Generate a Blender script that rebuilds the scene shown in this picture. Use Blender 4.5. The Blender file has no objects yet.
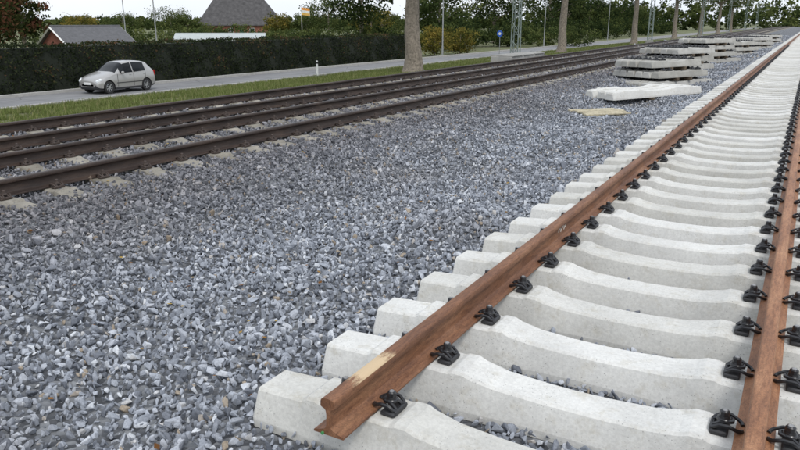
import bpy, math, random
import numpy as np
from mathutils import Vector, Matrix
random.seed(7); rng=np.random.default_rng(7)
D=bpy.data; C=bpy.context; scene=C.scene
COL=scene.collection

# ---------------------------------------------------------------- materials
def newmat(name):
    m=D.materials.new(name); m.use_nodes=True
    nt=m.node_tree; b=nt.nodes['Principled BSDF']
    return m,nt,b
def N(nt,t,**kw):
    n=nt.nodes.new(t)
    for k,v in kw.items(): setattr(n,k,v)
    return n
def ramp(nt,stops,fac=None):
    r=N(nt,'ShaderNodeValToRGB'); e=r.color_ramp.elements
    while len(e)<len(stops): e.new(0.5)
    for i,(p,c) in enumerate(stops):
        e[i].position=p; e[i].color=(c[0],c[1],c[2],1)
    if fac is not None: nt.links.new(fac,r.inputs['Fac'])
    return r
def noise(nt,scale,detail=6,rough=.6,vec=None,dim='3D'):
    n=N(nt,'ShaderNodeTexNoise'); n.inputs['Scale'].default_value=scale
    n.inputs['Detail'].default_value=detail; n.inputs['Roughness'].default_value=rough
    if vec is not None: nt.links.new(vec,n.inputs['Vector'])
    return n
def geo_pos(nt,scale=None):
    g=N(nt,'ShaderNodeNewGeometry'); o=g.outputs['Position']
    if scale:
        m=N(nt,'ShaderNodeMapping'); m.inputs['Scale'].default_value=scale
        nt.links.new(o,m.inputs['Vector']); o=m.outputs['Vector']
    return o
def mix(nt,fac,a,b,mode='MIX'):
    m=N(nt,'ShaderNodeMix',data_type='RGBA',blend_type=mode)
    L=nt.links
    for s,v in ((m.inputs[0],fac),(m.inputs[6],a),(m.inputs[7],b)):
        if isinstance(v,bpy.types.NodeSocket): L.new(v,s)
        elif isinstance(v,(int,float)): s.default_value=v
        else: s.default_value=(v[0],v[1],v[2],1)
    return m.outputs[2]
def bump(nt,b,h,strength=.5,dist=.01):
    n=N(nt,'ShaderNodeBump'); n.inputs['Strength'].default_value=strength; n.inputs['Distance'].default_value=dist
    nt.links.new(h,n.inputs['Height']); nt.links.new(n.outputs[0],b.inputs['Normal'])
def simple(name,col,rough=.6,metal=0,var=.25,scale=8,bmp=0.0,spec=None):
    m,nt,b=newmat(name)
    n=noise(nt,scale,5,.6,geo_pos(nt))
    lo=[c*(1-var) for c in col]; hi=[min(1,c*(1+var)) for c in col]
    r=ramp(nt,[(.3,lo),(.7,hi)],n.outputs[0])
    nt.links.new(r.outputs[0],b.inputs['Base Color'])
    b.inputs['Roughness'].default_value=rough; b.inputs['Metallic'].default_value=metal
    if spec is not None: b.inputs['Specular IOR Level'].default_value=spec
    if bmp: bump(nt,b,n.outputs[0],bmp,.02)
    return m

def mat_concrete(name,base,var=.12,stain=(.36,.32,.25),stain_amt=.5):
    m,nt,b=newmat(name); L=nt.links
    p=geo_pos(nt)
    n1=noise(nt,2.3,8,.65,p); n2=noise(nt,55,5,.7,p); n3=noise(nt,9,7,.75,p)
    at=N(nt,'ShaderNodeAttribute',attribute_name='tint')
    lo=[c*(1-var*1.3) for c in base]; hi=[min(1,c*(1+var)) for c in base]
    c=ramp(nt,[(.3,lo),(.65,hi)],n1.outputs[0]).outputs[0]
    s=ramp(nt,[(.52,(0,0,0)),(.75,(stain_amt,)*3)],n3.outputs[0]).outputs[0]
    c=mix(nt,s,c,stain)
    v=N(nt,'ShaderNodeTexVoronoi'); v.inputs['Scale'].default_value=60; L.new(p,v.inputs['Vector'])
    pores=ramp(nt,[(.10,(1,1,1)),(.18,(0,0,0))],v.outputs['Distance']).outputs[0]
    pm=N(nt,'ShaderNodeMath',operation='MULTIPLY'); L.new(pores,pm.inputs[0])
    n5=noise(nt,4,2,.5,p); pr=ramp(nt,[(.42,(0,0,0)),(.55,(.75,.75,.75))],n5.outputs[0]).outputs[0]
    L.new(pr,pm.inputs[1])
    c=mix(nt,pm.outputs[0],c,[x*.3 for x in base])
    fine=ramp(nt,[(.3,(.82,.82,.82)),(.7,(1.06,1.06,1.06))],n2.outputs[0]).outputs[0]
    c=mix(nt,1.0,c,fine,'MULTIPLY')
    tr=ramp(nt,[(0,(.84,.83,.80)),(1,(1.06,1.06,1.06))],at.outputs['Fac']).outputs[0]
    c=mix(nt,1.0,c,tr,'MULTIPLY')
    L.new(c,b.inputs['Base Color']); b.inputs['Roughness'].default_value=.85
    b.inputs['Specular IOR Level'].default_value=.25
    bump(nt,b,n2.outputs[0],.4,.004)
    return m
M_conc=mat_concrete('new_concrete',(.62,.615,.585),.10,(.42,.38,.29),.6)
M_conc_old=mat_concrete('weathered_concrete',(.28,.26,.22),.25,(.11,.09,.07),.7)
M_slab=mat_concrete('slab_concrete',(.34,.335,.32),.2)

def mat_rust(name,dark,mid,light,scrape=False,rough=.75):
    m,nt,b=newmat(name); L=nt.links
    p=geo_pos(nt,(3,.5,3)); pf=geo_pos(nt)
    n1=noise(nt,3.0,8,.6,p); n2=noise(nt,110,6,.75,pf); n3=noise(nt,22,7,.8,p)
    c=ramp(nt,[(.28,dark),(.5,mid),(.74,light)],n1.outputs[0]).outputs[0]
    s=ramp(nt,[(.35,(.68,.66,.64)),(.65,(1.22,1.2,1.16))],n2.outputs[0]).outputs[0]
    c=mix(nt,1,c,s,'MULTIPLY')
    s=ramp(nt,[(.38,(.62,.56,.52)),(.55,(1.06,1.06,1.06))],n3.outputs[0]).outputs[0]
    c=mix(nt,1,c,s,'MULTIPLY')
    if scrape:
        sx=N(nt,'ShaderNodeSeparateXYZ'); L.new(pf,sx.inputs[0])
        # bare scraped patch on the running surface close to the rail end
        a=N(nt,'ShaderNodeMapRange'); a.inputs[1].default_value=.34;a.inputs[2].default_value=0
        d=N(nt,'ShaderNodeMath',operation='SUBTRACT'); L.new(sx.outputs[1],d.inputs[0]); d.inputs[1].default_value=2.42
        ab=N(nt,'ShaderNodeMath',operation='ABSOLUTE'); L.new(d.outputs[0],ab.inputs[0]); L.new(ab.outputs[0],a.inputs[0])
        z=N(nt,'ShaderNodeMath',operation='GREATER_THAN'); L.new(sx.outputs[2],z.inputs[0]); z.inputs[1].default_value=-.012
        xx=N(nt,'ShaderNodeMath',operation='LESS_THAN'); L.new(sx.outputs[0],xx.inputs[0]); xx.inputs[1].default_value=-1
        n4=noise(nt,9,8,.85,geo_pos(nt,(4.5,1.0,1))); 
        m1=N(nt,'ShaderNodeMath',operation='MULTIPLY'); L.new(a.outputs[0],m1.inputs[0]); L.new(z.outputs[0],m1.inputs[1])
        m2=N(nt,'ShaderNodeMath',operation='MULTIPLY'); L.new(m1.outputs[0],m2.inputs[0]); L.new(xx.outputs[0],m2.inputs[1])
        m3=N(nt,'ShaderNodeMath',operation='MULTIPLY'); L.new(m2.outputs[0],m3.inputs[0]); L.new(n4.outputs[0],m3.inputs[1])
        k=ramp(nt,[(.25,(0,0,0)),(.34,(.9,.9,.9))],m3.outputs[0]).outputs[0]
        c=mix(nt,k,c,(.58,.44,.27))
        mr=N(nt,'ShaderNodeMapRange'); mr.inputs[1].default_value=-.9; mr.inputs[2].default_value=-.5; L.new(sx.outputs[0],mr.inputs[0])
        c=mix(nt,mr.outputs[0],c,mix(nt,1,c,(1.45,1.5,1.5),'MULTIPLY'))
    L.new(c,b.inputs['Base Color']); b.inputs['Roughness'].default_value=rough
    bump(nt,b,n2.outputs[0],.4,.003)
    return m
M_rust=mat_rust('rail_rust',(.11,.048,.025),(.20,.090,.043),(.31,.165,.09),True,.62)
M_rust_old=mat_rust('old_rail_rust',(.018,.012,.010),(.040,.026,.020),(.075,.050,.037),rough=.55)
M_clip=simple('black_spring_steel',(.018,.018,.02),.28,.0,.4,40)
M_clip_old=simple('old_clip_steel',(.05,.035,.028),.7,.0,.4,40)
M_plate=simple('guide_plate_plastic',(.022,.022,.024),.5,0,.3,30)
M_screw=simple('screw_steel',(.30,.29,.28),.28,.8,.3,40)
M_green=simple('green_marking_paint',(.05,.22,.07),.6)
M_chalk=simple('chalk_mark',(.62,.60,.55),.9,0,.2,60)

def to_diffuse(m,nt,b,trans=0):
    L=nt.links; src=b.inputs['Base Color'].links[0].from_socket
    d=N(nt,'ShaderNodeBsdfDiffuse'); L.new(src,d.inputs['Color']); out=d.outputs[0]
    if trans:
        t=N(nt,'ShaderNodeBsdfTranslucent'); L.new(src,t.inputs['Color'])
        ms=N(nt,'ShaderNodeMixShader'); ms.inputs[0].default_value=trans
        L.new(out,ms.inputs[1]); L.new(t.outputs[0],ms.inputs[2]); out=ms.outputs[0]
    L.new(out,nt.nodes['Material Output'].inputs['Surface']); nt.nodes.remove(b)
def mat_stone():
    m,nt,b=newmat('ballast_stone'); L=nt.links
    oi=N(nt,'ShaderNodeObjectInfo')
    c=ramp(nt,[(0,(.135,.145,.165)),(.3,(.235,.252,.282)),(.6,(.33,.352,.388)),(.86,(.44,.462,.50)),(.95,(.58,.60,.62)),(.985,(.30,.25,.19)),(1,(.36,.31,.25))],oi.outputs['Random']).outputs[0]
    p=geo_pos(nt)
    n=noise(nt,90,3,.7,p)
    s=ramp(nt,[(.3,(.75,.75,.76)),(.7,(1.2,1.2,1.2))],n.outputs[0]).outputs[0]
    c=mix(nt,1,c,s,'MULTIPLY')
    n2=noise(nt,.42,3,.6,p); k=ramp(nt,[(.50,(0,0,0)),(.70,(.45,.45,.45))],n2.outputs[0]).outputs[0]
    c=mix(nt,k,c,mix(nt,1,c,(.82,.74,.66),'MULTIPLY'))
    sx=N(nt,'ShaderNodeSeparateXYZ'); L.new(p,sx.inputs[0])
    mr=N(nt,'ShaderNodeMapRange'); mr.inputs[1].default_value=-4.2; mr.inputs[2].default_value=-6.2; mr.inputs[3].default_value=0; mr.inputs[4].default_value=1
    L.new(sx.outputs[0],mr.inputs[0])
    c=mix(nt,mr.outputs[0],c,mix(nt,1,c,(.64,.60,.58),'MULTIPLY'))
    L.new(c,b.inputs['Base Color']); to_diffuse(m,nt,b)
    return m
M_stone=mat_stone()
def mat_bed():
    m,nt,b=newmat('ballast_bed'); L=nt.links
    p=geo_pos(nt)
    v=N(nt,'ShaderNodeTexVoronoi'); v.inputs['Scale'].default_value=20; L.new(p,v.inputs['Vector'])
    bw=N(nt,'ShaderNodeSeparateColor'); L.new(v.outputs['Color'],bw.inputs[0])
    c=ramp(nt,[(0,(.045,.048,.053)),(.5,(.13,.135,.145)),(1,(.24,.25,.26))],bw.outputs[0]).outputs[0]
    L.new(c,b.inputs['Base Color']); b.inputs['Roughness'].default_value=.9
    bump(nt,b,v.outputs['Distance'],1,.04)
    return m
M_bed=mat_bed()
def mat_grassland():
    m,nt,b=newmat('grass_ground'); L=nt.links
    p=geo_pos(nt); n=noise(nt,.6,8,.7,p); n2=noise(nt,9,5,.7,p)
    c=ramp(nt,[(.3,(.16,.135,.085)),(.48,(.115,.125,.052)),(.72,(.145,.175,.06))],n.outputs[0]).outputs[0]
    s=ramp(nt,[(.3,(.6,.6,.6)),(.7,(1.25,1.25,1.25))],n2.outputs[0]).outputs[0]
    c=mix(nt,1,c,s,'MULTIPLY'); L.new(c,b.inputs['Base Color']); b.inputs['Roughness'].default_value=.95
    bump(nt,b,n2.outputs[0],.8,.05)
    return m
M_ground=mat_grassland()
def mat_asphalt():
    m,nt,b=newmat('asphalt'); L=nt.links; p=geo_pos(nt)
    n=noise(nt,.9,7,.7,geo_pos(nt,(2.2,.35,1))); n2=noise(nt,40,3,.6,p)
    c=ramp(nt,[(.3,(.15,.15,.155)),(.7,(.25,.25,.25))],n.outputs[0]).outputs[0]
    s=ramp(nt,[(.3,(.85,.85,.85)),(.7,(1.12,1.12,1.12))],n2.outputs[0]).outputs[0]
    c=mix(nt,1,c,s,'MULTIPLY')
    v=N(nt,'ShaderNodeTexVoronoi',feature='DISTANCE_TO_EDGE'); v.inputs['Scale'].default_value=.35; L.new(p,v.inputs['Vector'])
    k=ramp(nt,[(.004,(.7,.7,.7)),(.010,(0,0,0))],v.outputs['Distance']).outputs[0]
    c=mix(nt,k,c,(.06,.06,.06))
    L.new(c,b.inputs['Base Color']); b.inputs['Roughness'].default_value=.85
    return m
M_asphalt=mat_asphalt()
M_kerb=simple('kerb_stone',(.36,.35,.33),.9,0,.15,5)
M_white=simple('white_paint',(.75,.75,.73),.6,0,.06,10)
M_bark=simple('bark',(.20,.17,.135),.95,0,.5,9,.9)
M_wood=simple('wood_board',(.45,.40,.28),.8,0,.3,20)
M_batten=simple('dark_batten',(.10,.075,.05),.9,0,.3,20)
def mat_leaf(name,stops,trans=.3):
    m,nt,b=newmat(name); L=nt.links
    at=N(nt,'ShaderNodeAttribute',attribute_name='tint')
    c=ramp(nt,stops,at.outputs['Fac']).outputs[0]
    L.new(c,b.inputs['Base Color']); to_diffuse(m,nt,b,trans)
    return m
M_lf_dark=mat_leaf('foliage_dark_green',[(0,(.015,.026,.011)),(.5,(.036,.053,.020)),(1,(.085,.105,.033))])
M_lf_green=mat_leaf('foliage_green',[(0,(.03,.047,.017)),(.5,(.066,.088,.030)),(1,(.13,.148,.05))])
M_lf_yel=mat_leaf('foliage_yellow_green',[(0,(.06,.07,.02)),(.5,(.15,.14,.035)),(1,(.28,.21,.05))])
M_lf_red=mat_leaf('foliage_autumn',[(0,(.025,.035,.014)),(.45,(.05,.06,.02)),(.75,(.12,.055,.035)),(1,(.18,.075,.04))])
M_lf_hedge=mat_leaf('hedge_leaves',[(0,(.012,.017,.011)),(.5,(.027,.037,.018)),(.85,(.054,.064,.030)),(1,(.11,.065,.038))],.15)
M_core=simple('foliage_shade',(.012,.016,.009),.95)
M_grass=mat_leaf('grass_blades',[(0,(.09,.11,.03)),(.5,(.14,.18,.055)),(.8,(.20,.235,.085)),(1,(.32,.28,.15))],.3)
M_dry=mat_leaf('fallen_leaf',[(0,(.10,.045,.02)),(.5,(.24,.12,.04)),(1,(.42,.30,.08))],.1)

# ---------------------------------------------------------------- mesh helpers
def link(ob,parent=None):
    COL.objects.link(ob)
    if parent is not None: ob.parent=parent
    return ob
def empty(name,loc=(0,0,0),rotz=0):
    e=D.objects.new(name,None); e.location=loc; e.rotation_euler=(0,0,rotz); e.empty_display_size=.3
    return link(e)
class MB:
    def __init__(s): s.v=[]; s.f=[]; s.m=[]; s.t=[]
    def add(s,V,F,mi=0,tint=.5):
        o=len(s.v); s.v.extend([tuple(p) for p in V]); s.t.extend([tint]*len(V))
        for f in F: s.f.append(tuple(i+o for i in f)); s.m.append(mi)
    def merge(s,o,M=None,tint=None,mi=None):
        V=o.v if M is None else [tuple(M@Vector(p)) for p in o.v]
        k=len(s.v); s.v.extend(V); s.t.extend(o.t if tint is None else [tint]*len(V))
        s.f.extend([tuple(i+k for i in f) for f in o.f]); s.m.extend(o.m if mi is None else [mi]*len(o.f))
    def box(s,c,d,mi=0,R=None,bev=0):
        x,y,z=[q/2 for q in d]
        if bev<=0:
            V=[(-x,-y,-z),(x,-y,-z),(x,y,-z),(-x,y,-z),(-x,-y,z),(x,-y,z),(x,y,z),(-x,y,z)]
            F=[(0,3,2,1),(4,5,6,7),(0,1,5,4),(1,2,6,5),(2,3,7,6),(3,0,4,7)]
        else:
            b=bev; V=[];F=[]
            for (zz,i) in ((-z,b),(-z+b,0),(z-b,0),(z,b)):
                X=x-i;Y=y-i
                V+= [(-X+b,-Y,zz),(X-b,-Y,zz),(X,-Y+b,zz),(X,Y-b,zz),(X-b,Y,zz),(-X+b,Y,zz),(-X,Y-b,zz),(-X,-Y+b,zz)]
            for l in range(3):
                for k in range(8): F.append((l*8+k,l*8+(k+1)%8,l*8+8+(k+1)%8,l*8+8+k))
            F.append(tuple(range(7,-1,-1))); F.append(tuple(range(24,32)))
        V=[Vector(p) for p in V]
        if R is not None: V=[R@p for p in V]
        V=[p+Vector(c) for p in V]; s.add(V,F,mi)
    def tube(s,P,R,n=8,mi=0,cap=True,jit=0):
        P=[Vector(p) for p in P]; 
        if not hasattr(R,'__len__'): R=[R]*len(P)
        V=[];F=[]; prev=None
        for i,p in enumerate(P):
            t=(P[min(i+1,len(P)-1)]-P[max(i-1,0)]).normalized()
            if prev is None:
                a=Vector((1,0,0)) if abs(t.x)<.8 else Vector((0,1,0))
            else: a=prev
            u=(a-t*a.dot(t)).normalized(); w=t.cross(u); prev=u
            for k in range(n):
                an=2*math.pi*k/n; r=R[i]*(1+(random.uniform(-jit,jit) if jit else 0))
                V.append(p+u*math.cos(an)*r+w*math.sin(an)*r)
        for i in range(len(P)-1):
            for k in range(n):
                F.append((i*n+k,i*n+(k+1)%n,(i+1)*n+(k+1)%n,(i+1)*n+k))
        if cap: F.append(tuple(range(n-1,-1,-1))); F.append(tuple(range((len(P)-1)*n,len(P)*n)))
        s.add(V,F,mi)
    def obj(s,name,mats,parent=None,smooth=None,loc=None,rotz=0,tint=False):
        me=D.meshes.new(name); me.from_pydata(s.v,[],s.f)
        for m in mats: me.materials.append(m)
        me.polygons.foreach_set('material_index',s.m)
        if tint:
            a=me.attributes.new('tint','FLOAT','POINT'); a.data.foreach_set('value',np.array(s.t,dtype=np.float32))
        if smooth is not None:
            me.polygons.foreach_set('use_smooth',[True]*len(s.f)); me.set_sharp_from_angle(angle=math.radians(smooth))
        me.update()
        ob=D.objects.new(name,me)
        if loc is not None: ob.location=loc
        ob.rotation_euler=(0,0,rotz)
        return link(ob,parent)
def quads(name,V,tint,mat,parent=None,link_it=True):
    n=len(V)//4; me=D.meshes.new(name)
    me.vertices.add(n*4); me.vertices.foreach_set('co',V.astype(np.float32).ravel())
    me.loops.add(n*4); me.loops.foreach_set('vertex_index',np.arange(n*4,dtype=np.int32))
    me.polygons.add(n); me.polygons.foreach_set('loop_start',np.arange(0,n*4,4,dtype=np.int32))
    try: me.polygons.foreach_set('loop_total',np.full(n,4,dtype=np.int32))
    except Exception: pass
    a=me.attributes.new('tint','FLOAT','POINT'); a.data.foreach_set('value',np.repeat(tint,4).astype(np.float32))
    me.materials.append(mat); me.update(calc_edges=True); me.validate()
    ob=D.objects.new(name,me)
    if link_it: link(ob,parent)
    return ob
def leafquads(Cn,size,flat=0):
    n=len(Cn)
    a=rng.normal(size=(n,3)); a/=np.linalg.norm(a,axis=1)[:,None]
    b=rng.normal(size=(n,3)); b-=a*(a*b).sum(1)[:,None]; b/=np.linalg.norm(b,axis=1)[:,None]
    s=(size*rng.uniform(.6,1.3,n))[:,None]
    V=np.empty((n,4,3)); V[:,0]=Cn+a*s*.6; V[:,1]=Cn+b*s*.36; V[:,2]=Cn-a*s*.6; V[:,3]=Cn-b*s*.36
    return V.reshape(-1,3)

# ---------------------------------------------------------------- terrain
PX=[-3000,-60,-33,-27.2,-25,-22,-20,-17,-14.0,-12.6,-12.0,-6.4,-5.8,-4.2,-3.2,-2.3,1.6,3,6,3000]
PZ=[-1.8,-1.8,-1.8,-1.8,-1.66,-1.32,-1.17,-.92,-.66,-.36,-.27,-.27,-.33,-.54,-.47,-.385,-.385,-.6,-.9,-1.2]
def hz(x,y):
    x=np.asarray(x,float); y=np.asarray(y,float)
    z=np.interp(x,PX,PZ)
    w=np.clip((x+6.3)/.8,0,1)*np.clip((-2.15-x)/.6,0,1)
    z=z+w*(.045*np.sin(1.7*x+.9*y+1)+.05*np.sin(.75*y-1.3*x)+.03*np.sin(2.3*y+2.1*x+.5)+.02*np.sin(4.1*y-3.3*x))
    w2=np.clip((-14-x)/2,0,1)*np.clip((x+26.5)/2,0,1)
    z=z+w2*(.05*np.sin(.9*y+x)+.04*np.sin(2.1*x-.7*y))
    return z
def sheet(name,xs,ys,mat,dz=0,zf=hz):
    X,Y=np.meshgrid(xs,ys,indexing='ij'); Z=zf(X,Y)+dz
    V=np.stack([X.ravel(),Y.ravel(),Z.ravel()],1); nx,ny=len(xs),len(ys)
    i=np.arange(nx-1)[:,None]*ny+np.arange(ny-1)[None,:]; i=i.ravel()
    F=np.stack([i,i+ny,i+ny+1,i+1],1)
    me=D.meshes.new(name); me.from_pydata(V.tolist(),[],F.tolist()); me.materials.append(mat)
    me.polygons.foreach_set('use_smooth',[True]*len(F))
    return link(D.objects.new(name,me))
xs=np.concatenate([[-3000,-800,-200,-80,-40,-33],np.arange(-30,6.1,1.0),[10,40,200,800,3000]])
ys=np.concatenate([[-1500,-300,-60],np.arange(-20,120,2.0),[140,180,260,400,800,3000]])
def gz(X,Y):
    # the subsoil dips below the ballast bed
    return hz(X,Y)-.35*np.clip((X+13.0)/1.0,0,1)*np.clip((3.6-X)/1.0,0,1)
sheet('ground',xs,ys,M_ground,-.06,gz)
sheet('ballast_bed',np.concatenate([np.arange(-13.4,3.01,.2)]),np.concatenate([np.arange(-14,60,.4),np.arange(60,420,6)]),M_bed,-.012)
flat=lambda X,Y: X*0-1.8
sheet('road',np.array([-31.0,-27.2]),np.array([-60,60,200,500]),M_asphalt,.02,flat)
kb=MB(); kb.box((-31.08,200,-1.75),(.15,520,.22),0,None,.015); kb.box((-27.1,200,-1.77),(.15,520,.12),0,None,.015)
kb.obj('road_kerb',[M_kerb])

# ---------------------------------------------------------------- ballast stones (one instanced mass)
def instancer(name,pts,rot,scl,idx,coll):
    me=D.meshes.new(name); n=len(pts); me.vertices.add(n); me.vertices.foreach_set('co',pts.astype(np.float32).ravel())
    a=me.attributes.new('rot','FLOAT_VECTOR','POINT'); a.data.foreach_set('vector',rot.astype(np.float32).ravel())
    a=me.attributes.new('scl','FLOAT_VECTOR','POINT'); a.data.foreach_set('vector',scl.astype(np.float32).ravel())
    a=me.attributes.new('idx','INT','POINT'); a.data.foreach_set('value',idx.astype(np.int32))
    ob=link(D.objects.new(name,me))
    ng=D.node_groups.new(name+'_scatter','GeometryNodeTree')
    ng.interface.new_socket('Geometry',in_out='INPUT',socket_type='NodeSocketGeometry')
    ng.interface.new_socket('Geometry',in_out='OUTPUT',socket_type='NodeSocketGeometry')
    gi=ng.nodes.new('NodeGroupInput'); go=ng.nodes.new('NodeGroupOutput')
    ip=ng.nodes.new('GeometryNodeInstanceOnPoints'); ci=ng.nodes.new('GeometryNodeCollectionInfo')
    ci.inputs['Collection'].default_value=coll; ci.inputs['Separate Children'].default_value=True; ci.inputs['Reset Children'].default_value=True
    def na(nm,t):
        q=ng.nodes.new('GeometryNodeInputNamedAttribute'); q.data_type=t; q.inputs['Name'].default_value=nm
        return q.outputs['Attribute']
    L=ng.links; L.new(gi.outputs[0],ip.inputs['Points']); L.new(ci.outputs[0],ip.inputs['Instance'])
    ip.inputs['Pick Instance'].default_value=True
    L.new(na('idx','INT'),ip.inputs['Instance Index']); L.new(na('rot','FLOAT_VECTOR'),ip.inputs['Rotation']); L.new(na('scl','FLOAT_VECTOR'),ip.inputs['Scale'])
    L.new(ip.outputs[0],go.inputs[0])
    md=ob.modifiers.new('scatter','NODES'); md.node_group=ng
    return ob
import bmesh
stones=D.collections.new('ballast_stone_shapes')
for k in range(16):
    bm=bmesh.new()
    sx,sy,sz=random.uniform(.8,1.3),random.uniform(.6,.95),random.uniform(.45,.8)
    for i in range(random.choice((8,9,10,12))):
        v=Vector((random.gauss(0,1),random.gauss(0,1),random.gauss(0,1))).normalized()*random.uniform(.8,1.08)
        bm.verts.new((v.x*sx*.5,v.y*sy*.5,v.z*sz*.5))
    bmesh.ops.convex_hull(bm,input=bm.verts)
    for v in [v for v in bm.verts if not v.link_faces]: bm.verts.remove(v)
    bmesh.ops.bevel(bm,geom=bm.edges[:],offset=.025,segments=1,affect='EDGES')
    me=D.meshes.new('stone'); bm.to_mesh(me); bm.free(); me.materials.append(M_stone)
    stones.objects.link(D.objects.new('stone_shape',me))
def jgrid(x0,x1,y0,y1,s):
    X,Y=np.meshgrid(np.arange(x0,x1,s),np.arange(y0,y1,s)); X=X.ravel();Y=Y.ravel()
    X=X+rng.uniform(-.6,.6,len(X))*s; Y=Y+rng.uniform(-.6,.6,len(Y))*s
    return X,Y
P=[];S=[]
OLD=[(-7.02,-8.46),(-9.62,-11.06)]
def region(x0,x1,y0,y1,s,size,lift=0.0,cond=None):
    X,Y=jgrid(x0,x1,y0,y1,s)
    keep=(-X)<(1.75*Y+3.0)
    if cond is not None: keep&=cond(X,Y)
    X=X[keep];Y=Y[keep]
    Z=hz(X,Y)+rng.uniform(-.35,.5,len(X))*size+lift
    P.append(np.stack([X,Y,Z],1)); S.append(size*rng.lognormal(0,.30,len(X)))
region(-6.5,1.7,.3,9,.036,.051)
region(-6.5,1.7,9,22,.044,.055)
region(-6.5,1.7,22,45,.065,.070)
region(-6.5,1.7,45,120,.12,.11)
def notsleeper(X,Y):
    # fewer stones where an old sleeper lies
    ph=np.abs(((Y+8)%.6)-.0); ph=np.minimum(ph,.6-ph)
    on=(((X<-6.5)&(X>-8.9))|((X<-9.2)&(X>-11.6)))&(ph<.11)
    return (~on)|(rng.random(len(X))<.30)
region(-13.1,-6.5,0,22,.05,.057,.0,notsleeper)
region(-13.1,-6.5,22,60,.09,.085,-.005,notsleeper)
region(-13.1,-6.5,60,130,.15,.12,-.01,notsleeper)
P=np.concatenate(P); S=np.concatenate(S); n=len(P)
scl=S[:,None]*rng.uniform(.8,1.2,(n,3))
instancer('ballast_gravel',P,rng.uniform(0,6.28,(n,3)),scl,rng.integers(0,16,n),stones)

# fallen leaves
X,Y=rng.uniform(-13,-2,900),rng.uniform(1,30,900)
ok=(-X)<(1.75*Y+2); X=X[ok];Y=Y[ok]
Lc=np.stack([X,Y,hz(X,Y)+.036],1); nL=len(Lc)
ang=rng.uniform(0,6.28,nL); a=np.stack([np.cos(ang),np.sin(ang),rng.uniform(-.3,.3,nL)],1); b=np.stack([-np.sin(ang),np.cos(ang),rng.uniform(-.3,.3,nL)],1)
s=rng.uniform(.012,.028,nL)[:,None]; V=np.empty((nL,4,3)); V[:,0]=Lc+a*s;V[:,1]=Lc+b*s*.6;V[:,2]=Lc-a*s;V[:,3]=Lc-b*s*.6
quads('fallen_leaves',V.reshape(-1,3),rng.uniform(0,1,nL),M_dry)

# ---------------------------------------------------------------- track parts
def sleeper_mb(length=2.6):
    half=[(1.30,.150,.18,.29),(1.285,.186,.215,.31),(1.03,.200,.225,.315),(1.00,.222,.23,.315),(.955,.224,.23,.315),(.93,.214,.23,.315),(.58,.214,.23,.315),(.555,.224,.23,.315),(.50,.224,.23,.315),(.46,.208,.225,.31),(.34,.186,.205,.29),(.15,.176,.195,.27),(0,.174,.19,.265)]
    k=length/2.6
    secs=[(-l*k,h,a,b) for l,h,a,b in half]+[(l*k,h,a,b) for l,h,a,b in half[::-1][1:]]
    V=[];F=[]
    for l,h,wt,wb in secs:
        for w,z in ((-wb/2,0),(-wb/2+.002,.04),(-wt/2-.004,h-.013),(-wt/2+.009,h),(wt/2-.009,h),(wt/2+.004,h-.013),(wb/2-.002,.04),(wb/2,0)):
            V.append((l,w,z))
    for i in range(len(secs)-1):
        for j in range(8):
            F.append((i*8+j,(i+1)*8+j,(i+1)*8+(j+1)%8,i*8+(j+1)%8))
    F.append(tuple(range(8))); F.append(tuple(range(len(V)-1,len(V)-9,-1)))
    m=MB(); m.add(V,F,0); return m
SL=sleeper_mb(); SLn=sleeper_mb(2.72)
def clip_mb(lod=0):
    # a = away from rail (local +x), b along the rail (y), z=0 at the rail seat
    m=MB()
    m.box((.058,0,.012),(.072,.130,.022),1,None,.006)
    m.box((.088,0,.017),(.018,.104,.028),1,None,.005)
    h=[(-.028,.024,.027),(-.024,.038,.030),(-.010,.050,.036),(.022,.056,.050),(.058,.054,.048),(.082,.047,.030),(.089,.036,.025),(.082,.028,.030),(.056,.023,.048),(.028,.021,.052),(.012,.011,.052)]
    path=[(a,b,z) for a,b,z in h]+[(a,-b,z) for a,b,z in h[::-1]]
    m.tube(path,.0090,6 if lod==0 else 4,0)
    m.tube([(.046,0,.0),(.046,0,.050)],.012,8,2)
    m.tube([(.046,0,.050),(.046,0,.058),(.046,0,.062)],[.030,.030,.026],14,0)
    m.tube([(.046,0,.062),(.046,0,.070)],[.024,.022],14,0)
    m.tube([(.046,0,.070),(.046,0,.090),(.046,0,.096)],[.021,.020,.014],8,0)
    if lod==0: m.tube([(.046,0,.096),(.046,0,.098)],[.012,.009],10,2)
    return m
CL=clip_mb(); CLs=clip_mb(1)
prof=[(0,0),(.075,0),(.0752,.009),(.070,.0125),(.045,.018),(.022,.027),(.013,.036),(.0095,.050),(.00825,.07),(.00825,.098),(.0105,.114),(.0165,.1225),(.0345,.130),(.0362,.134),(.0355,.154),(.0325,.163),(.026,.1690),(.014,.1715),(0,.172)]
full=prof[:-1]+[prof[-1]]+[(-x,z) for x,z in prof[::-1][1:-1]]
def rail_mb(x,y0,y1,top,seg=1,mats=0):
    m=MB(); n=len(full); V=[];F=[]
    yy=np.linspace(y0,y1,seg+1)
    for y in yy:
        for px,pz in full: V.append((x+px,y,top-.172+pz))
    for i in range(seg):
        for j in range(n): F.append((i*n+j,i*n+(j+1)%n,(i+1)*n+(j+1)%n,(i+1)*n+j))
    F.append(tuple(range(n))[::-1]); F.append(tuple(range(len(V)-n,len(V))))
    m.add(V,F,mats); return m
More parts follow.
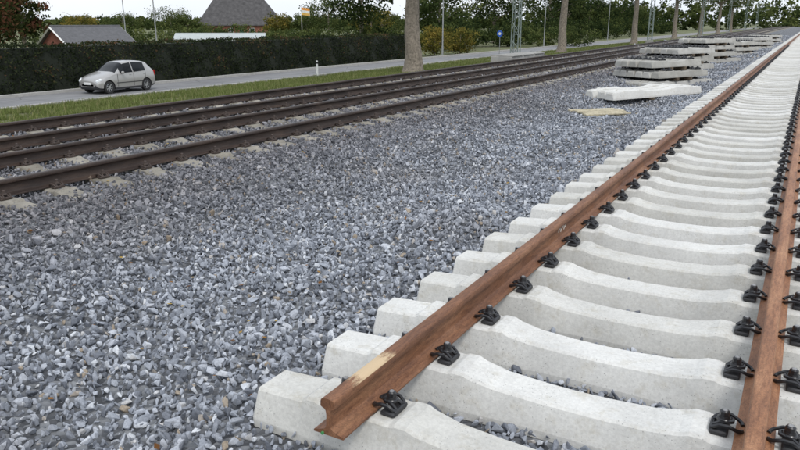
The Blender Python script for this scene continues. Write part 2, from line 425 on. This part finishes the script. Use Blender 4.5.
def track(name,xl,xr,top,ystart,yend,step,railstart,mats,clipend,xshift_r=0,jit=0,SL=SL):
    root=empty(name,(0,0,0)); xc=(xl+xr)/2
    sl=MB(); cl=MB(); y=ystart; base=top-.179-.214
    while y<yend:
        j=random.uniform(-jit,jit)
        M=Matrix.Translation((xc+random.uniform(-jit,jit)*2,y+j,base))@Matrix.Rotation(random.uniform(-jit,jit)*.6,4,'Z')
        sl.merge(SL,M,tint=random.random())
        if y<clipend:
            src=CL if y<14 else CLs
            for xr_ in (xl,xr):
                cl.merge(src,Matrix.Translation((xr_+.077,y+j,top-.179)))
                cl.merge(src,Matrix.Translation((xr_-.077,y+j,top-.179))@Matrix.Rotation(math.pi,4,'Z'))
                cl.box((xr_,y+j,top-.1755),(.148,.15,.0065),1)
        y+=step
    sl.obj('sleepers',[mats[0]],root,tint=True)
    cl.obj('rail_fastenings',[mats[2],mats[3],mats[4]],root,smooth=35)
    rail_mb(xl,railstart,yend,top).obj('left_rail',[mats[1]],root,smooth=28)
    rail_mb(xr,railstart+xshift_r,yend,top).obj('right_rail',[mats[1]],root,smooth=28)
    return root
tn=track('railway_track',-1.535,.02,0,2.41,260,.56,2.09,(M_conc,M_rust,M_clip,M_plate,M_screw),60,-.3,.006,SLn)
g=MB(); g.tube([(-1.563,2.082,-.166),(-1.563,2.0895,-.166)],.007,10); g.obj('green_paint_mark',[M_green],tn)
g=MB()
for q in range(7):
    g.tube([(-1.535+.0098,5.20+q*.028,-.095+.012*math.sin(q*2.1)),(-1.535+.0098,5.215+q*.028,-.068+.012*math.cos(q*1.7))],.0028,4)
g.obj('chalk_writing',[M_chalk],tn)
for a,b in OLD:
    track('railway_track',b,a,-.055,-8,420,.6,-14,(M_conc_old,M_rust_old,M_clip_old,M_clip_old,M_clip_old),45,0,.012)

# ---------------------------------------------------------------- sleeper stacks
SLlong=sleeper_mb(3.5)
def stack(x,y,rot,layers,mats=(M_conc,M_clip,M_plate,M_screw)):
    r=empty('sleeper_stack',(x,y,float(hz(x,y))+.02),math.radians(rot))
    z=0.0; s=MB(); c=MB(); w=MB()
    for li,(n,long,pitch,clips,off) in enumerate(layers):
        sp=.06 if li==0 else .10
        for dx in (-.35,.35):
            w.box((dx,off,z+sp/2+.0),(.10,n*pitch+.1,sp),0,None,.005)
        z+=sp
        for i in range(n):
            yy=off+(i-(n-1)/2)*pitch
            M=Matrix.Translation((random.uniform(-.07,.07),yy,z))@Matrix.Rotation(random.uniform(-.015,.015),4,'Z')
            s.merge(SLlong if long else SL,M,tint=random.random())
            if clips:
                for sx in (-.7535,.7535):
                    c.box(tuple(M@Vector((sx,0,.220))),(.15,.16,.010),1,M.to_3x3())
                    for sg in (1,-1):
                        c.merge(CLs,M@Matrix.Translation((sx+sg*.077,0,.214))@Matrix.Rotation(0 if sg>0 else math.pi,4,'Z')@Matrix.Diagonal((1.45,1.45,1.1,1)))
        z+=.216
    s.obj('stacked_sleepers',[mats[0]],r,tint=True); w.obj('spacer_battens',[M_batten],r)
    if c.v: c.obj('fastenings',[M_clip,M_plate,M_screw],r)
    return r
G=mat_concrete('stacked_concrete',(.42,.415,.39),.15)
gm=(G,M_clip,M_plate,M_screw)
stack(-3.7,19.8,62,[(3,1,.36,0,0)])
stack(-4.3,25.2,64,[(6,1,.31,1,0),(6,0,.31,1,0),(5,0,.31,1,.1)],gm)
stack(-4.8,31.8,66,[(6,0,.31,1,0),(6,0,.31,1,0),(6,0,.31,1,0)],gm)
stack(-4.6,39.5,64,[(6,1,.31,1,0),(6,0,.31,1,0),(5,0,.31,1,0),(5,0,.31,1,0)],gm)
stack(-4.2,49.0,66,[(6,0,.31,1,0),(6,0,.31,1,0),(5,0,.31,1,0)],gm)
stack(-4.0,61.0,64,[(7,0,.31,1,0),(7,0,.31,1,0),(6,0,.31,1,0)],gm)
stack(-3.9,76.0,64,[(7,1,.31,1,0),(6,0,.31,1,0),(6,0,.31,1,0)],gm)
bp=empty('wooden_board_pile',(-3.9,15.9,float(hz(-3.9,15.9))+.02),math.radians(52))
m=MB()
for i in range(5):
    m.box((random.uniform(-.08,.08),(i-2)*.17,.085+.004*i),(1.15,.11,.032),0,Matrix.Rotation(random.uniform(-.1,.1),3,'Z'),.004)
for dx in (-.35,.35): m.box((dx,0,.035),(.08,.8,.05),0,None,.004)
m.obj('boards',[M_wood],bp)
cp=empty('concrete_platform',(-13.3,36,-.5))
m=MB()
for i in range(3): m.box((0,(i-1)*1.7,.12),(1.1,1.66,.45),0,None,.02)
for i in range(3): m.box((0,(i-1)*1.7,.375),(1.2,1.5,.05),0,None,.01)
m.obj('slabs',[M_slab],cp,tint=True)

# ---------------------------------------------------------------- vegetation
def blob_leaves(center,rad,nclump,nleaf,size,seedless=0):
    # clumps spread through an ellipsoid volume, denser toward the outside
    d=rng.normal(size=(nclump,3)); d/=np.linalg.norm(d,axis=1)[:,None]
    r=rng.uniform(.35,1,nclump)**.6
    cc=d*r[:,None]*np.array(rad)*rng.uniform(.8,1.08,nclump)[:,None]+np.array(center)
    cr=np.mean(rad)*rng.uniform(.16,.30,nclump)
    ct=rng.uniform(.05,.9,nclump)
    l=rng.normal(size=(nclump,nleaf,3))*.55
    Pt=(cc[:,None,:]+l*cr[:,None,None]*np.array([1,1,.75])).reshape(-1,3)
    t=np.clip(np.repeat(ct,nleaf)+rng.normal(0,.14,len(Pt))+.15*l[:,:,2].ravel(),0,1)
    return leafquads(Pt,size),t
def tree(name,x,y,z,h,cr,trunk_h,tr,mat,nclump=90,nleaf=45,size=.28,limbs=7,crz=None,seg=14):
    root=empty(name,(x,y,z)); m=MB()
    lean=(random.uniform(-.03,.03),random.uniform(-.03,.03))
    top=h*.82; K=24; P=[];R=[]
    for i in range(K+1):
        f=(i/K)**1.4; zz=f*top-.15
        P.append((lean[0]*zz+.08*tr*math.sin(f*19),lean[1]*zz+.06*tr*math.sin(f*27),zz))
        fl=1+ .5*math.exp(-max(zz,0)/(.35)) 
        R.append(tr*fl*(1-.75*max(0,f-.05)))
    m.tube(P,R,seg,0,True,.05)
    for i in range(limbs):
        f=random.uniform(trunk_h/h,.75); zz=f*h; an=i*2.4+random.uniform(-.4,.4); ln=cr*random.uniform(.6,.9)
        q=[(lean[0]*zz,lean[1]*zz,zz)]; 
        for k in range(1,5):
            u=k/4; q.append((q[0][0]+math.cos(an)*ln*u,q[0][1]+math.sin(an)*ln*u,zz+ln*.55*u**.8+random.uniform(-.1,.1)*ln*.3))
        m.tube(q,[tr*.38*(1-.8*k/4) for k in range(5)],6,0)
    m.obj('trunk_and_limbs',[M_bark],root,smooth=50)
    if crz is None: crz=(h-trunk_h)/2
    V,t=blob_leaves((0,0,trunk_h+crz),(cr,cr,crz),nclump,nleaf,size)
    quads('crown',V,t,mat,root)
    return root
# avenue of large trees on the verge
for i,yy in enumerate([31.9,61,90,119,148,177,206]):
    x=-17.4-(i>0)*1.3; 
    tree('avenue_tree',x,yy,float(hz(x,yy)),13,4.8,5.2,.42 if i==0 else .36,M_lf_green,80,40,.30,8,seg=20)
# far-side trees behind the road (right part of the view)
for i in range(12):
    yy=82+i*19+random.uniform(-4,4); x=-44-random.uniform(0,10)-i*.6
    tree('broadleaf_tree',x,yy,-1.8,random.uniform(8,14),random.uniform(4.2,6.2),1.6,.3,random.choice([M_lf_dark,M_lf_dark,M_lf_green]),105,45,.38,5)
# trees in the distance, left part
for (x,y,h,r,mt) in [(-60,35,8.5,3.6,M_lf_red),(-63,30,9,4,M_lf_dark),(-68,44,7,2.5,M_lf_red),
    (-165,136,5.6,5.0,M_lf_green),(-154,143,7.2,6,M_lf_green),(-172,128,5,5,M_lf_yel),
    (-97,119,5,3.4,M_lf_yel),(-92,122,5.2,3.8,M_lf_green),(-82,116,8.0,5.2,M_lf_green),(-76,122,6.4,4.6,M_lf_yel),(-79,131,5.4,5.0,M_lf_green),(-66,130,7.4,5.0,M_lf_dark),(-122,118,4.6,4,M_lf_green),(-138,150,5.4,5,M_lf_dark)]:
    tree('broadleaf_tree',x,y,-1.8,h,r,.7,.22,mt,85,50,.30,4)
def mass(name,pts,mat,n,size,tintf=None):
    """band of foliage: pts list of (x,y,radius,height)"""
    Vs=[];ts=[]
    for (x,y,r,h) in pts:
        k=n; V,t=blob_leaves((x,y,-1.8+h/2),(r,r,h/2),k,30,size); Vs.append(V);ts.append(t)
    return quads(name,np.concatenate(Vs),np.concatenate(ts),mat)
# shrubs under the trees right of the hedge
mass('roadside_shrubs',[(-38-random.uniform(0,3),78+i*6.5,3.4,random.uniform(3.0,4.6)) for i in range(26)],M_lf_dark,42,.30)
mass('garden_shrubs',[(-.8*90+ i*3.0-2+random.uniform(-2,2),62+i*2.7+random.uniform(-3,3),3.0,random.uniform(1.9,2.7)) for i in range(16)]+[(-105+i*5,72+i*3.5,3.5,random.uniform(2.2,3.2)) for i in range(10)],M_lf_green,40,.26)
for (x,y,r,h) in [(-33.5,66,2.0,2.9),(-33.0,71,1.9,2.8)]:
    e=empty('ornamental_bush',(x,y,-1.8)); V,t=blob_leaves((0,0,h/2),(r,r,h/2),80,45,.17); quads('foliage',V,t,M_lf_yel,e)
    m=MB(); m.tube([(0,0,-.1),(0.1,0,h*.7)],[.09,.03],7); 
    for q in range(5): m.tube([(0,0,.2),(math.cos(q*1.3)*r*.6,math.sin(q*1.3)*r*.6,h*.6)],[.05,.015],5)
    m.obj('stems',[M_bark],e)
# far treeline (lower and more open toward the fields on the left)
pts=[]
for i in range(150):
    a=math.radians(-12+i*.78); d=random.uniform(320,380)
    hh=random.uniform(9,14) if i<42 else random.uniform(3.6,6.2)
    pts.append((-math.sin(a)*d,math.cos(a)*d,random.uniform(6,9),hh))
mass('distant_treeline',pts,M_lf_green,22,1.1)
# clipped hedge
def hedge(name,x0,x1,y0,y1,h,z0):
    root=empty(name,(0,0,0)); n=int((y1-y0)*2.2*190)
    def bumpy(y,z): return .06*np.sin(y*1.9)+.05*np.sin(y*4.3+z*3)+.04*np.sin(z*5+y)
    y=rng.uniform(y0,y1,n); z=rng.uniform(0,h,n); d=rng.exponential(.05,n)-.03
    A=np.stack([x1-d+bumpy(y,z)-.03,y,z0+z],1)
    n2=int((y1-y0)*(x1-x0)*150); y=rng.uniform(y0,y1,n2); x=rng.uniform(x0,x1,n2)
    B=np.stack([x,y,z0+h+.04*np.sin(y*1.3)+.03*np.sin(y*3.7+x*2)+rng.normal(0,.05,n2)],1)
    n3=int((x1-x0)*h*200); Cc=np.stack([rng.uniform(x0,x1,n3),np.where(rng.random(n3)<.5,y0,y1)+rng.normal(0,.05,n3),z0+rng.uniform(0,h,n3)],1)
    n4=n//3; Dd=np.stack([x0+rng.normal(0,.05,n4),rng.uniform(y0,y1,n4),z0+rng.uniform(0,h,n4)],1)
    Pt=np.concatenate([A,B,Cc,Dd]); 
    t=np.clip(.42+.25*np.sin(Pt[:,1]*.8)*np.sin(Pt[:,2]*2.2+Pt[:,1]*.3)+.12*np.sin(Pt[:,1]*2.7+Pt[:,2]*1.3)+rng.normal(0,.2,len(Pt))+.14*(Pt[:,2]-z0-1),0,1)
    quads('leaves',leafquads(Pt,.10),t,M_lf_hedge,root)
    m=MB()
    m.box(((x0+x1)/2,(y0+y1)/2,z0+h/2-.04),(x1-x0-.24,y1-y0-.2,h-.12),0)  # solid box in near-black green, painted as the shade between the hedge leaves
    m.obj('shade_core',[M_core],root)
hedge('hedge',-33.4,-32.0,-12,58.5,2.2,-1.8)
# grass tufts
tufts=D.collections.new('grass_tuft_shapes')
for k in range(5):
    V=[];T=[]
    for i in range(26):
        an=random.uniform(0,6.28); r=random.uniform(0,.10); bx,by=math.cos(an)*r,math.sin(an)*r
        h=random.uniform(.05,.13); a2=random.uniform(0,6.28); ln=random.uniform(.0,.09); w=.006
        cx,cy=math.cos(a2+1.57)*w,math.sin(a2+1.57)*w; tx,ty=bx+math.cos(a2)*ln,by+math.sin(a2)*ln
        V+=[(bx-cx,by-cy,0),(bx+cx,by+cy,0),(tx+cx*.3,ty+cy*.3,h),(tx-cx*.3,ty-cy*.3,h)]; T.append(random.random())
    tufts.objects.link(quads('tuft',np.array(V),np.array(T),M_grass,None,False))
GX=[];
for (x0,x1,y0,y1,s) in [(-27,-12.8,4,45,.20),(-27,-12.8,45,110,.34),(-32,-31.2,0,70,.22),(-40,-33.5,0,60,.5)]:
    X,Y=jgrid(x0,x1,y0,y1,s); k=(-X)<(1.75*Y+5); X=X[k];Y=Y[k]
    dens=.5+.5*np.sin(X*1.1+.4*Y)*np.sin(Y*.5-X*.3)
    thin=np.where(X>-14.4,.35,1.0)
    k=rng.random(len(X))<(.20+.7*dens)*thin; X=X[k];Y=Y[k]
    GX.append(np.stack([X,Y,hz(X,Y)-.06],1))
GP=np.concatenate(GX); n=len(GP)
sc=rng.uniform(.7,1.7,n)[:,None]*np.ones((1,3)); rt=np.zeros((n,3)); rt[:,2]=rng.uniform(0,6.28,n)
instancer('verge_grass',GP,rt,sc,rng.integers(0,5,n),tufts)

# ---------------------------------------------------------------- street furniture and masts
M_galv=simple('galvanised_steel',(.20,.24,.22),.6,.3,.2,12)
M_pole=simple('grey_pole_paint',(.30,.31,.31),.5,.2,.1,6)
M_sblue=simple('sign_blue',(.02,.10,.45),.4)
M_black=simple('black_plastic',(.02,.02,.02),.5)
def cat_mast(x,y):
    z=float(hz(x,y)); r=empty('catenary_mast',(x,y,z)); m=MB()
    m.box((0,0,.1),(.7,.7,.5),1,None,.03)
    H=8.0; w0,w1=.22,.12
    cor=[(-1,-1),(1,-1),(1,1),(-1,1)]
    for a,b in cor: m.tube([(a*w0,b*w0,.3),(a*w1,b*w1,H)],.032,4)
    nz=16
    for i in range(nz):
        f0=i/nz;f1=(i+1)/nz; z0=.3+(H-.3)*f0;z1=.3+(H-.3)*f1;a0=w0+(w1-w0)*f0;a1=w0+(w1-w0)*f1
        for k in range(4):
            p=cor[k];q=cor[(k+1)%4]
            if i%2: p,q=q,p
            m.tube([(p[0]*a0,p[1]*a0,z0),(q[0]*a1,q[1]*a1,z1)],.016,4)
    m.tube([(0,0,6.2),(3.4,0,6.9)],.03,6); m.tube([(0,0,7.6),(3.2,0,6.85)],.018,6); m.tube([(0,0,5.3),(3.2,0,5.6)],.025,6)
    m.obj('lattice_mast',[M_galv,M_slab],r)
for i in range(6): cat_mast(-15.0,40+40*i)
def lamp(x,y,rot=0,H=8):
    r=empty('street_lamp',(x,y,-1.8),rot); m=MB()
    m.tube([(0,0,-.1),(0,0,1.0),(0,0,1.01),(0,0,H)],[.09,.09,.065,.045],10)
    m.tube([(0,0,H-.05),(.3,0,H+.15),(1.1,0,H+.22)],.03,8); m.box((1.35,0,H+.2),(.65,.2,.1),0,None,.03)
    m.obj('pole_and_lantern',[M_pole],r,smooth=40)
lamp(-56,50); lamp(-70,58); lamp(-31.6,64); lamp(-31.6,95); lamp(-31.6,130)
def post(x,y,h=.95):
    r=empty('delineator_post',(x,y,float(hz(x,y)))); m=MB()
    m.box((0,0,h*.4),(.11,.08,h*.8),0,None,.015); m.box((0,0,h*.86),(.112,.082,h*.12),1,None,.01); m.box((0,0,h*.96),(.11,.08,h*.08),0,None,.015)
    m.obj('post',[M_white,M_black],r)
post(-26.4,36); post(-26.4,86)
r=empty('cycle_path_sign',(-26.6,66.5,-1.75)); m=MB(); m.tube([(0,0,-.1),(0,0,2.5)],.03,8,0)
m.tube([(0,-.035,2.15),(0,-.045,2.15)],.30,24,1); m.tube([(0,-.046,2.15),(0,-.048,2.15)],.13,16,2)
m.obj('post_and_disc',[M_pole,M_sblue,M_white],r)
r=empty('flagpole',(-61,80,-1.8)); m=MB(); m.tube([(0,0,0),(0,0,5.4)],[.05,.03],8,0)
for b in range(3):
    V=[];F=[]
    for i in range(9):
        for k in range(2): V.append((i*.17,.08*math.sin(i*.9),5.2-b*.32-k*.32-.02*i))
    for i in range(8): F.append((i*2,i*2+2,i*2+3,i*2+1))
    m.add(V,F,b+1)
m.obj('pole_and_flag',[M_white,simple('flag_orange',(.75,.30,.04)),simple('flag_white',(.8,.8,.78)),simple('flag_ochre',(.7,.42,.1))],r)

# ---------------------------------------------------------------- buildings
M_thatch=simple('thatch',(.075,.072,.072),.95,0,.35,1.5,.5)
M_brick=simple('brick',(.26,.10,.07),.9,0,.2,5)
M_render=simple('white_render',(.62,.61,.58),.9,0,.06,3)
M_tile=simple('roof_tile',(.10,.10,.105),.8,0,.2,4)
M_glass,nt,b=newmat('window_glass'); b.inputs['Base Color'].default_value=(.02,.025,.03,1); b.inputs['Roughness'].default_value=.08
M_cglass,nt,b=newmat('car_glass'); b.inputs['Base Color'].default_value=(.012,.014,.016,1); b.inputs['Roughness'].default_value=.1; b.inputs['Specular IOR Level'].default_value=.2
M_pale=simple('pale_sheet_roof',(.40,.43,.42),.6,0,.08,2)
def house(name,x,y,rot,L,W,eave,ridge,hip,roofmat,wallmat,over=.5,chim=True,nwin=4,fascia=False):
    r=empty(name,(x,y,-1.8),rot)
    m=MB(); m.box((0,0,eave/2),(L,W,eave),0)
    if hip<.2: 
        for sx in (-1,1):
            m.add([(sx*L/2,-W/2,eave),(sx*L/2,W/2,eave),(sx*L/2,0,ridge-.02)],[(0,1,2)])
    m.obj('walls',[wallmat],r)
    m=MB(); a=L/2+over; c=W/2+over; e=eave-.15; t=.22
    lo=[(-a,-c,e),(a,-c,e),(a,c,e),(-a,c,e)]; rd=[(-a+hip,0,ridge),(a-hip,0,ridge)]
    up=[(p[0],p[1],p[2]+t) for p in lo]+[(p[0],p[1],p[2]+t) for p in rd]
    V=lo+up+[(p[0],p[1],p[2]) for p in rd]
    F=[(4,5,9,8),(6,7,8,9),(5,6,9),(7,4,8),(0,1,5,4),(1,2,6,5),(2,3,7,6),(3,0,4,7),(1,0,10,11),(3,2,11,10),(2,1,11),(0,3,10)]
    if hip<.2: F=[f for f in F if f not in ((5,6,9),(7,4,8),(2,1,11),(0,3,10),(1,2,6,5),(3,0,4,7))]+[(1,11,9,5),(2,6,9,11),(0,4,8,10),(3,10,8,7)]
    m.add(V,F); m.tube([(-a+hip,0,ridge+t),(a-hip,0,ridge+t)],.14 if hip>.2 else .07,8)
    if fascia:
        for sx in (-1,1):
            for sy in (-1,1):
                m.tube([(sx*(a+.03),sy*c,e+.1),(sx*(a+.03),0,ridge+.1)],.09,4,1)
    m.obj('roof',[roofmat,M_white],r)
    m=MB()
    for i in range(nwin):
        xx=-L/2+L*(i+.5)/nwin
        for sy in (-1,1):
            m.box((xx,sy*(W/2+.01),eave*.55),(1.1,.08,eave*.42),1); m.box((xx,sy*(W/2+.03),eave*.55),(.95,.08,eave*.36),0)
            m.box((xx,sy*(W/2+.05),eave*.55),(.05,.08,eave*.36),1)
    m.obj('windows',[M_glass,M_white],r)
    m=MB(); m.box((0,-(W/2+.02),eave*.4),(1.0,.1,eave*.8),0); m.obj('door',[simple('door_green',(.04,.09,.05))],r)
    if chim:
        m=MB(); m.box((L*.12,.2,ridge+.3),(.6,.6,1.6),0); m.box((L*.12,.2,ridge+1.14),(.72,.72,.1),0); m.obj('chimney',[M_brick],r)
    return r
house('thatched_farmhouse',-118,131,math.radians(44),19,11,2.6,9.2,5.0,M_thatch,M_brick)
house('garage_house',-57.3,43.2,math.radians(84),6.2,4.4,1.35,2.75,0,M_tile,M_brick,.3,False,3,True)
house('garden_shed',-57,60,math.radians(36),9.5,3,1.45,1.85,0,M_pale,M_render,.15,False,3)

# ---------------------------------------------------------------- car
def build_car():
    root=empty('parked_car',(-29.3,23.5,-1.78),math.radians(90)); root.scale=(.90,.95,.98)
    st=[ # x, zb, zbelt, ztop, w, wt
    (0.00,.34,.50,.58,.56,.40),(.05,.24,.56,.66,.70,.52),(.18,.19,.64,.755,.78,.62),(.42,.18,.74,.85,.82,.68),(.75,.18,.84,.935,.835,.70),(1.00,.18,.90,.99,.84,.69),
    (1.10,.18,.915,1.03,.84,.69),(1.42,.18,.93,1.26,.845,.635),(1.72,.18,.94,1.44,.845,.585),(1.80,.18,.945,1.462,.845,.58),(2.24,.18,.958,1.508,.845,.575),(2.30,.18,.96,1.51,.845,.575),
    (2.78,.18,.98,1.498,.845,.57),(3.12,.18,1.00,1.465,.842,.56),(3.34,.20,1.005,1.425,.835,.55),(3.62,.22,1.00,1.10,.81,.60),(3.70,.24,.93,.985,.80,.64),(3.78,.28,.80,.86,.77,.62),(3.80,.36,.68,.76,.70,.55)]
    sec=[]
    for (x,zb,zl,zt,w,wt) in st:
        cab=zt-zl>.2
        half=[(0,zb),(w*.86,zb),(w*.985,zb+.10),(w,.50 if zl>.56 else (zb+zl)/2),(w*.985,zl-.06),(w*.955,zl)]
        if cab: half+=[(wt+.03,zt-.085),(wt-.02,zt-.035),(wt*.6,zt-.008),(0,zt)]
        else: half+=[(w*.90,zl+.35*(zt-zl)),(wt,zl+.72*(zt-zl)),(wt*.6,zt-.005),(0,zt)]
        full=[(y,z) for y,z in half]+[(-y,z) for y,z in half[::-1][1:-1]]
        sec.append([(x-1.9,y,z) for y,z in full])
    n=len(sec[0]); V=[p for s in sec for p in s]; F=[];MI=[]
    def glass(i,j):
        xa=st[i][0]; xb=st[i+1][0]; jj=j if j<9 else n-1-j
        if jj==5: # belt -> roof edge
            if xa>=1.42 and xb<=1.72: return True
            if xa>=1.72 and xb<=2.24: return True
            if xa>=2.30 and xb<=3.12: return True
            return False
        if jj in (7,8): return (xa>=1.10 and xb<=1.72) or (xa==3.34)
        if jj==6: return (xa>=1.10 and xb<=1.72)
        return False
    for i in range(len(sec)-1):
        for j in range(n):
            F.append((i*n+j,i*n+(j+1)%n,(i+1)*n+(j+1)%n,(i+1)*n+j)); 
            jj=j if j<9 else n-1-j
            MI.append(1 if glass(i,j) else (2 if jj in (0,1) else 0))
    F.append(tuple(range(n))[::-1]); MI.append(0); F.append(tuple(range(len(V)-n,len(V)))); MI.append(0)
    paint,nt,b=newmat('car_paint'); b.inputs['Metallic'].default_value=.45; b.inputs['Roughness'].default_value=.3; b.inputs['Coat Weight'].default_value=.6; b.inputs['Coat Roughness'].default_value=.05
    nn=noise(nt,400,2,.5); rr=ramp(nt,[(.3,(.37,.36,.345)),(.7,(.43,.42,.405))],nn.outputs[0]); nt.links.new(rr.outputs[0],b.inputs['Base Color'])
    trim=simple('car_trim',(.025,.025,.027),.6)
    me=D.meshes.new('body'); me.from_pydata(V,[],F)
    for mm in (paint,M_cglass,trim): me.materials.append(mm)
    me.polygons.foreach_set('material_index',MI)
    bm=bmesh.new(); bm.from_mesh(me); bmesh.ops.recalc_face_normals(bm,faces=bm.faces); bm.to_mesh(me); bm.free()
    me.polygons.foreach_set('use_smooth',[True]*len(me.polygons)); me.set_sharp_from_angle(angle=math.radians(38))
    body=link(D.objects.new('body',me))
    cut=MB()
    WX=(-1.9+.68,-1.9+3.12)
    for wx in WX:
        for s in (-1,1): cut.tube([(wx,s*.58,.30),(wx,s*1.1,.30)],.355,28)
    cme=D.meshes.new('cut'); cme.from_pydata(cut.v,[],cut.f); cme.materials.append(trim)
    bm=bmesh.new(); bm.from_mesh(cme); bmesh.ops.recalc_face_normals(bm,faces=bm.faces); bm.to_mesh(cme); bm.free()
    co=link(D.objects.new('cut',cme))
    md=body.modifiers.new('b','BOOLEAN'); md.operation='DIFFERENCE'; md.object=co; md.solver='EXACT'
    try: md.material_mode='TRANSFER'
    except Exception: pass
    dg=C.evaluated_depsgraph_get(); nm=D.meshes.new_from_object(body.evaluated_get(dg)); body.modifiers.clear(); body.data=nm
    D.objects.remove(co); body.parent=root
    # wheels
    tyre=simple('tyre',(.02,.02,.02),.85); alloy=simple('alloy_wheel',(.55,.56,.57),.3,.7,.05)
    for wx in WX:
        for s in (-1,1):
            m=MB(); y0=s*.64; y1=s*.825
            prof=[(.0,.20),(.0,.285),(.02,.30),(.5,.303),(.98,.30),(1.0,.285),(1.0,.205),(.93,.195),(.80,.19)]
            nn_=28; V=[];F=[]
            for a,rr_ in prof:
                for k in range(nn_):
                    an=2*math.pi*k/nn_; V.append((wx+math.cos(an)*rr_,y0+(y1-y0)*a,.303+math.sin(an)*rr_))
            for i in range(len(prof)-1):
                for k in range(nn_): F.append((i*nn_+k,i*nn_+(k+1)%nn_,(i+1)*nn_+(k+1)%nn_,(i+1)*nn_+k))
            m.add(V,F,0)
            m.tube([(wx,s*.72,.303),(wx,s*.76,.303)],.195,24,2)
            m.tube([(wx,s*.76,.303),(wx,s*.815,.303)],.05,12,1)
            for k in range(7):
                an=2*math.pi*k/7; R=Matrix.Rotation(-an,3,'Y'); c=R@Vector((.115,0,0))
                m.box((wx+c.x,s*.795,.303+c.z),(.17,.03,.04),1,R,.006)
            V=[];F=[]
            for k in range(nn_):
                an=2*math.pi*k/nn_
                for rr_,yy in ((.20,s*.80),(.178,s*.81),(.178,s*.77)): V.append((wx+math.cos(an)*rr_,yy,.303+math.sin(an)*rr_))
            for k in range(nn_):
                k2=(k+1)%nn_
                for q in range(2): F.append((k*3+q,k2*3+q,k2*3+q+1,k*3+q+1))
            m.add(V,F,1)
            m.obj('wheel',[tyre,alloy,trim],root,smooth=40)
    lampm,nt,b=newmat('headlamp_glass'); b.inputs['Base Color'].default_value=(.75,.78,.8,1); b.inputs['Roughness'].default_value=.1
    red=simple('tail_lamp_red',(.35,.01,.01),.2)
    m=MB()
    for s in (-1,1):
        m.box((-1.9+.17,s*.66,.64),(.30,.16,.13),0,Matrix.Rotation(s*.55,3,'Z')@Matrix.Rotation(-.35,3,'Y'),.03)
        m.box((-1.9+3.72,s*.72,.86),(.12,.14,.26),1,None,.02)
        m.box((-1.9+.10,s*.60,.34),(.06,.14,.08),0,None,.02)
    m.obj('lamps',[lampm,red],root,smooth=40)
    m=MB()
    m.box((-1.9+.03,0,.42),(.06,.9,.14),0,None,.02); m.box((-1.9+.06,0,.585),(.06,.7,.07),0,None,.015)
    m.box((-1.9-.01,0,.50),(.02,.52,.11),1,None,.004); m.box((-1.9+3.80,0,.62),(.02,.52,.11),1,None,.004)
    for s in (-1,1):
        m.box((-1.9+1.5,s*.93,.98),(.10,.18,.12),2,None,.03); m.box((-1.9+1.5,s*.86,.94),(.05,.08,.03),0)
        for x in (2.08,3.02): m.box((-1.9+x-.02,s*.842,.86),(.15,.03,.03),2,None,.008)
        for x in (1.22,2.27,3.06): m.box((-1.9+x,s*.838,.62),(.012,.014,.60),0)
        m.box((-1.9+1.9,s*.835,.24),(1.75,.03,.09),0,None,.01)
        m.box((-1.9+2.0,s*.846,.50),(1.7,.012,.035),0)
    m.obj('trim_plates_mirrors',[trim,M_white,paint],root)
build_car()

# ---------------------------------------------------------------- light, sky, camera
w=D.worlds.new('World'); scene.world=w; w.use_nodes=True; nt=w.node_tree
bg=nt.nodes['Background']; sky=N(nt,'ShaderNodeTexSky',sky_type='NISHITA'); sky.sun_disc=False
EL,AZ=52,135
sky.sun_elevation=math.radians(EL); sky.sun_rotation=math.radians(AZ); sky.air_density=1.2; sky.dust_density=2.5
tc=N(nt,'ShaderNodeTexCoord'); cn=noise(nt,2.2,6,.6,tc.outputs['Generated'])
cl=ramp(nt,[(.3,(8.2,9.0,10.2)),(.7,(10.2,10.5,10.9))],cn.outputs[0]).outputs[0]
c=mix(nt,.72,sky.outputs[0],cl); nt.links.new(c,bg.inputs['Color']); bg.inputs['Strength'].default_value=.132
sd=Vector((math.sin(math.radians(AZ))*math.cos(math.radians(EL)),math.cos(math.radians(AZ))*math.cos(math.radians(EL)),math.sin(math.radians(EL))))
sl=D.lights.new('sun','SUN'); sl.energy=1.5; sl.angle=math.radians(12); sl.color=(1,.98,.95)
so=D.objects.new('sun',sl); so.rotation_euler=(-sd).to_track_quat('-Z','Y').to_euler(); link(so)
cam=D.cameras.new('camera'); cam.sensor_width=36; cam.lens=31.5; cam.clip_end=6000; cam.clip_start=.05
co=link(D.objects.new('camera',cam)); co.location=(0,0,1.495); co.rotation_euler=(math.radians(90-16.17),0,math.radians(29.65))
scene.camera=co
scene.view_settings.view_transform='Standard'; scene.view_settings.look='None'; scene.view_settings.exposure=0
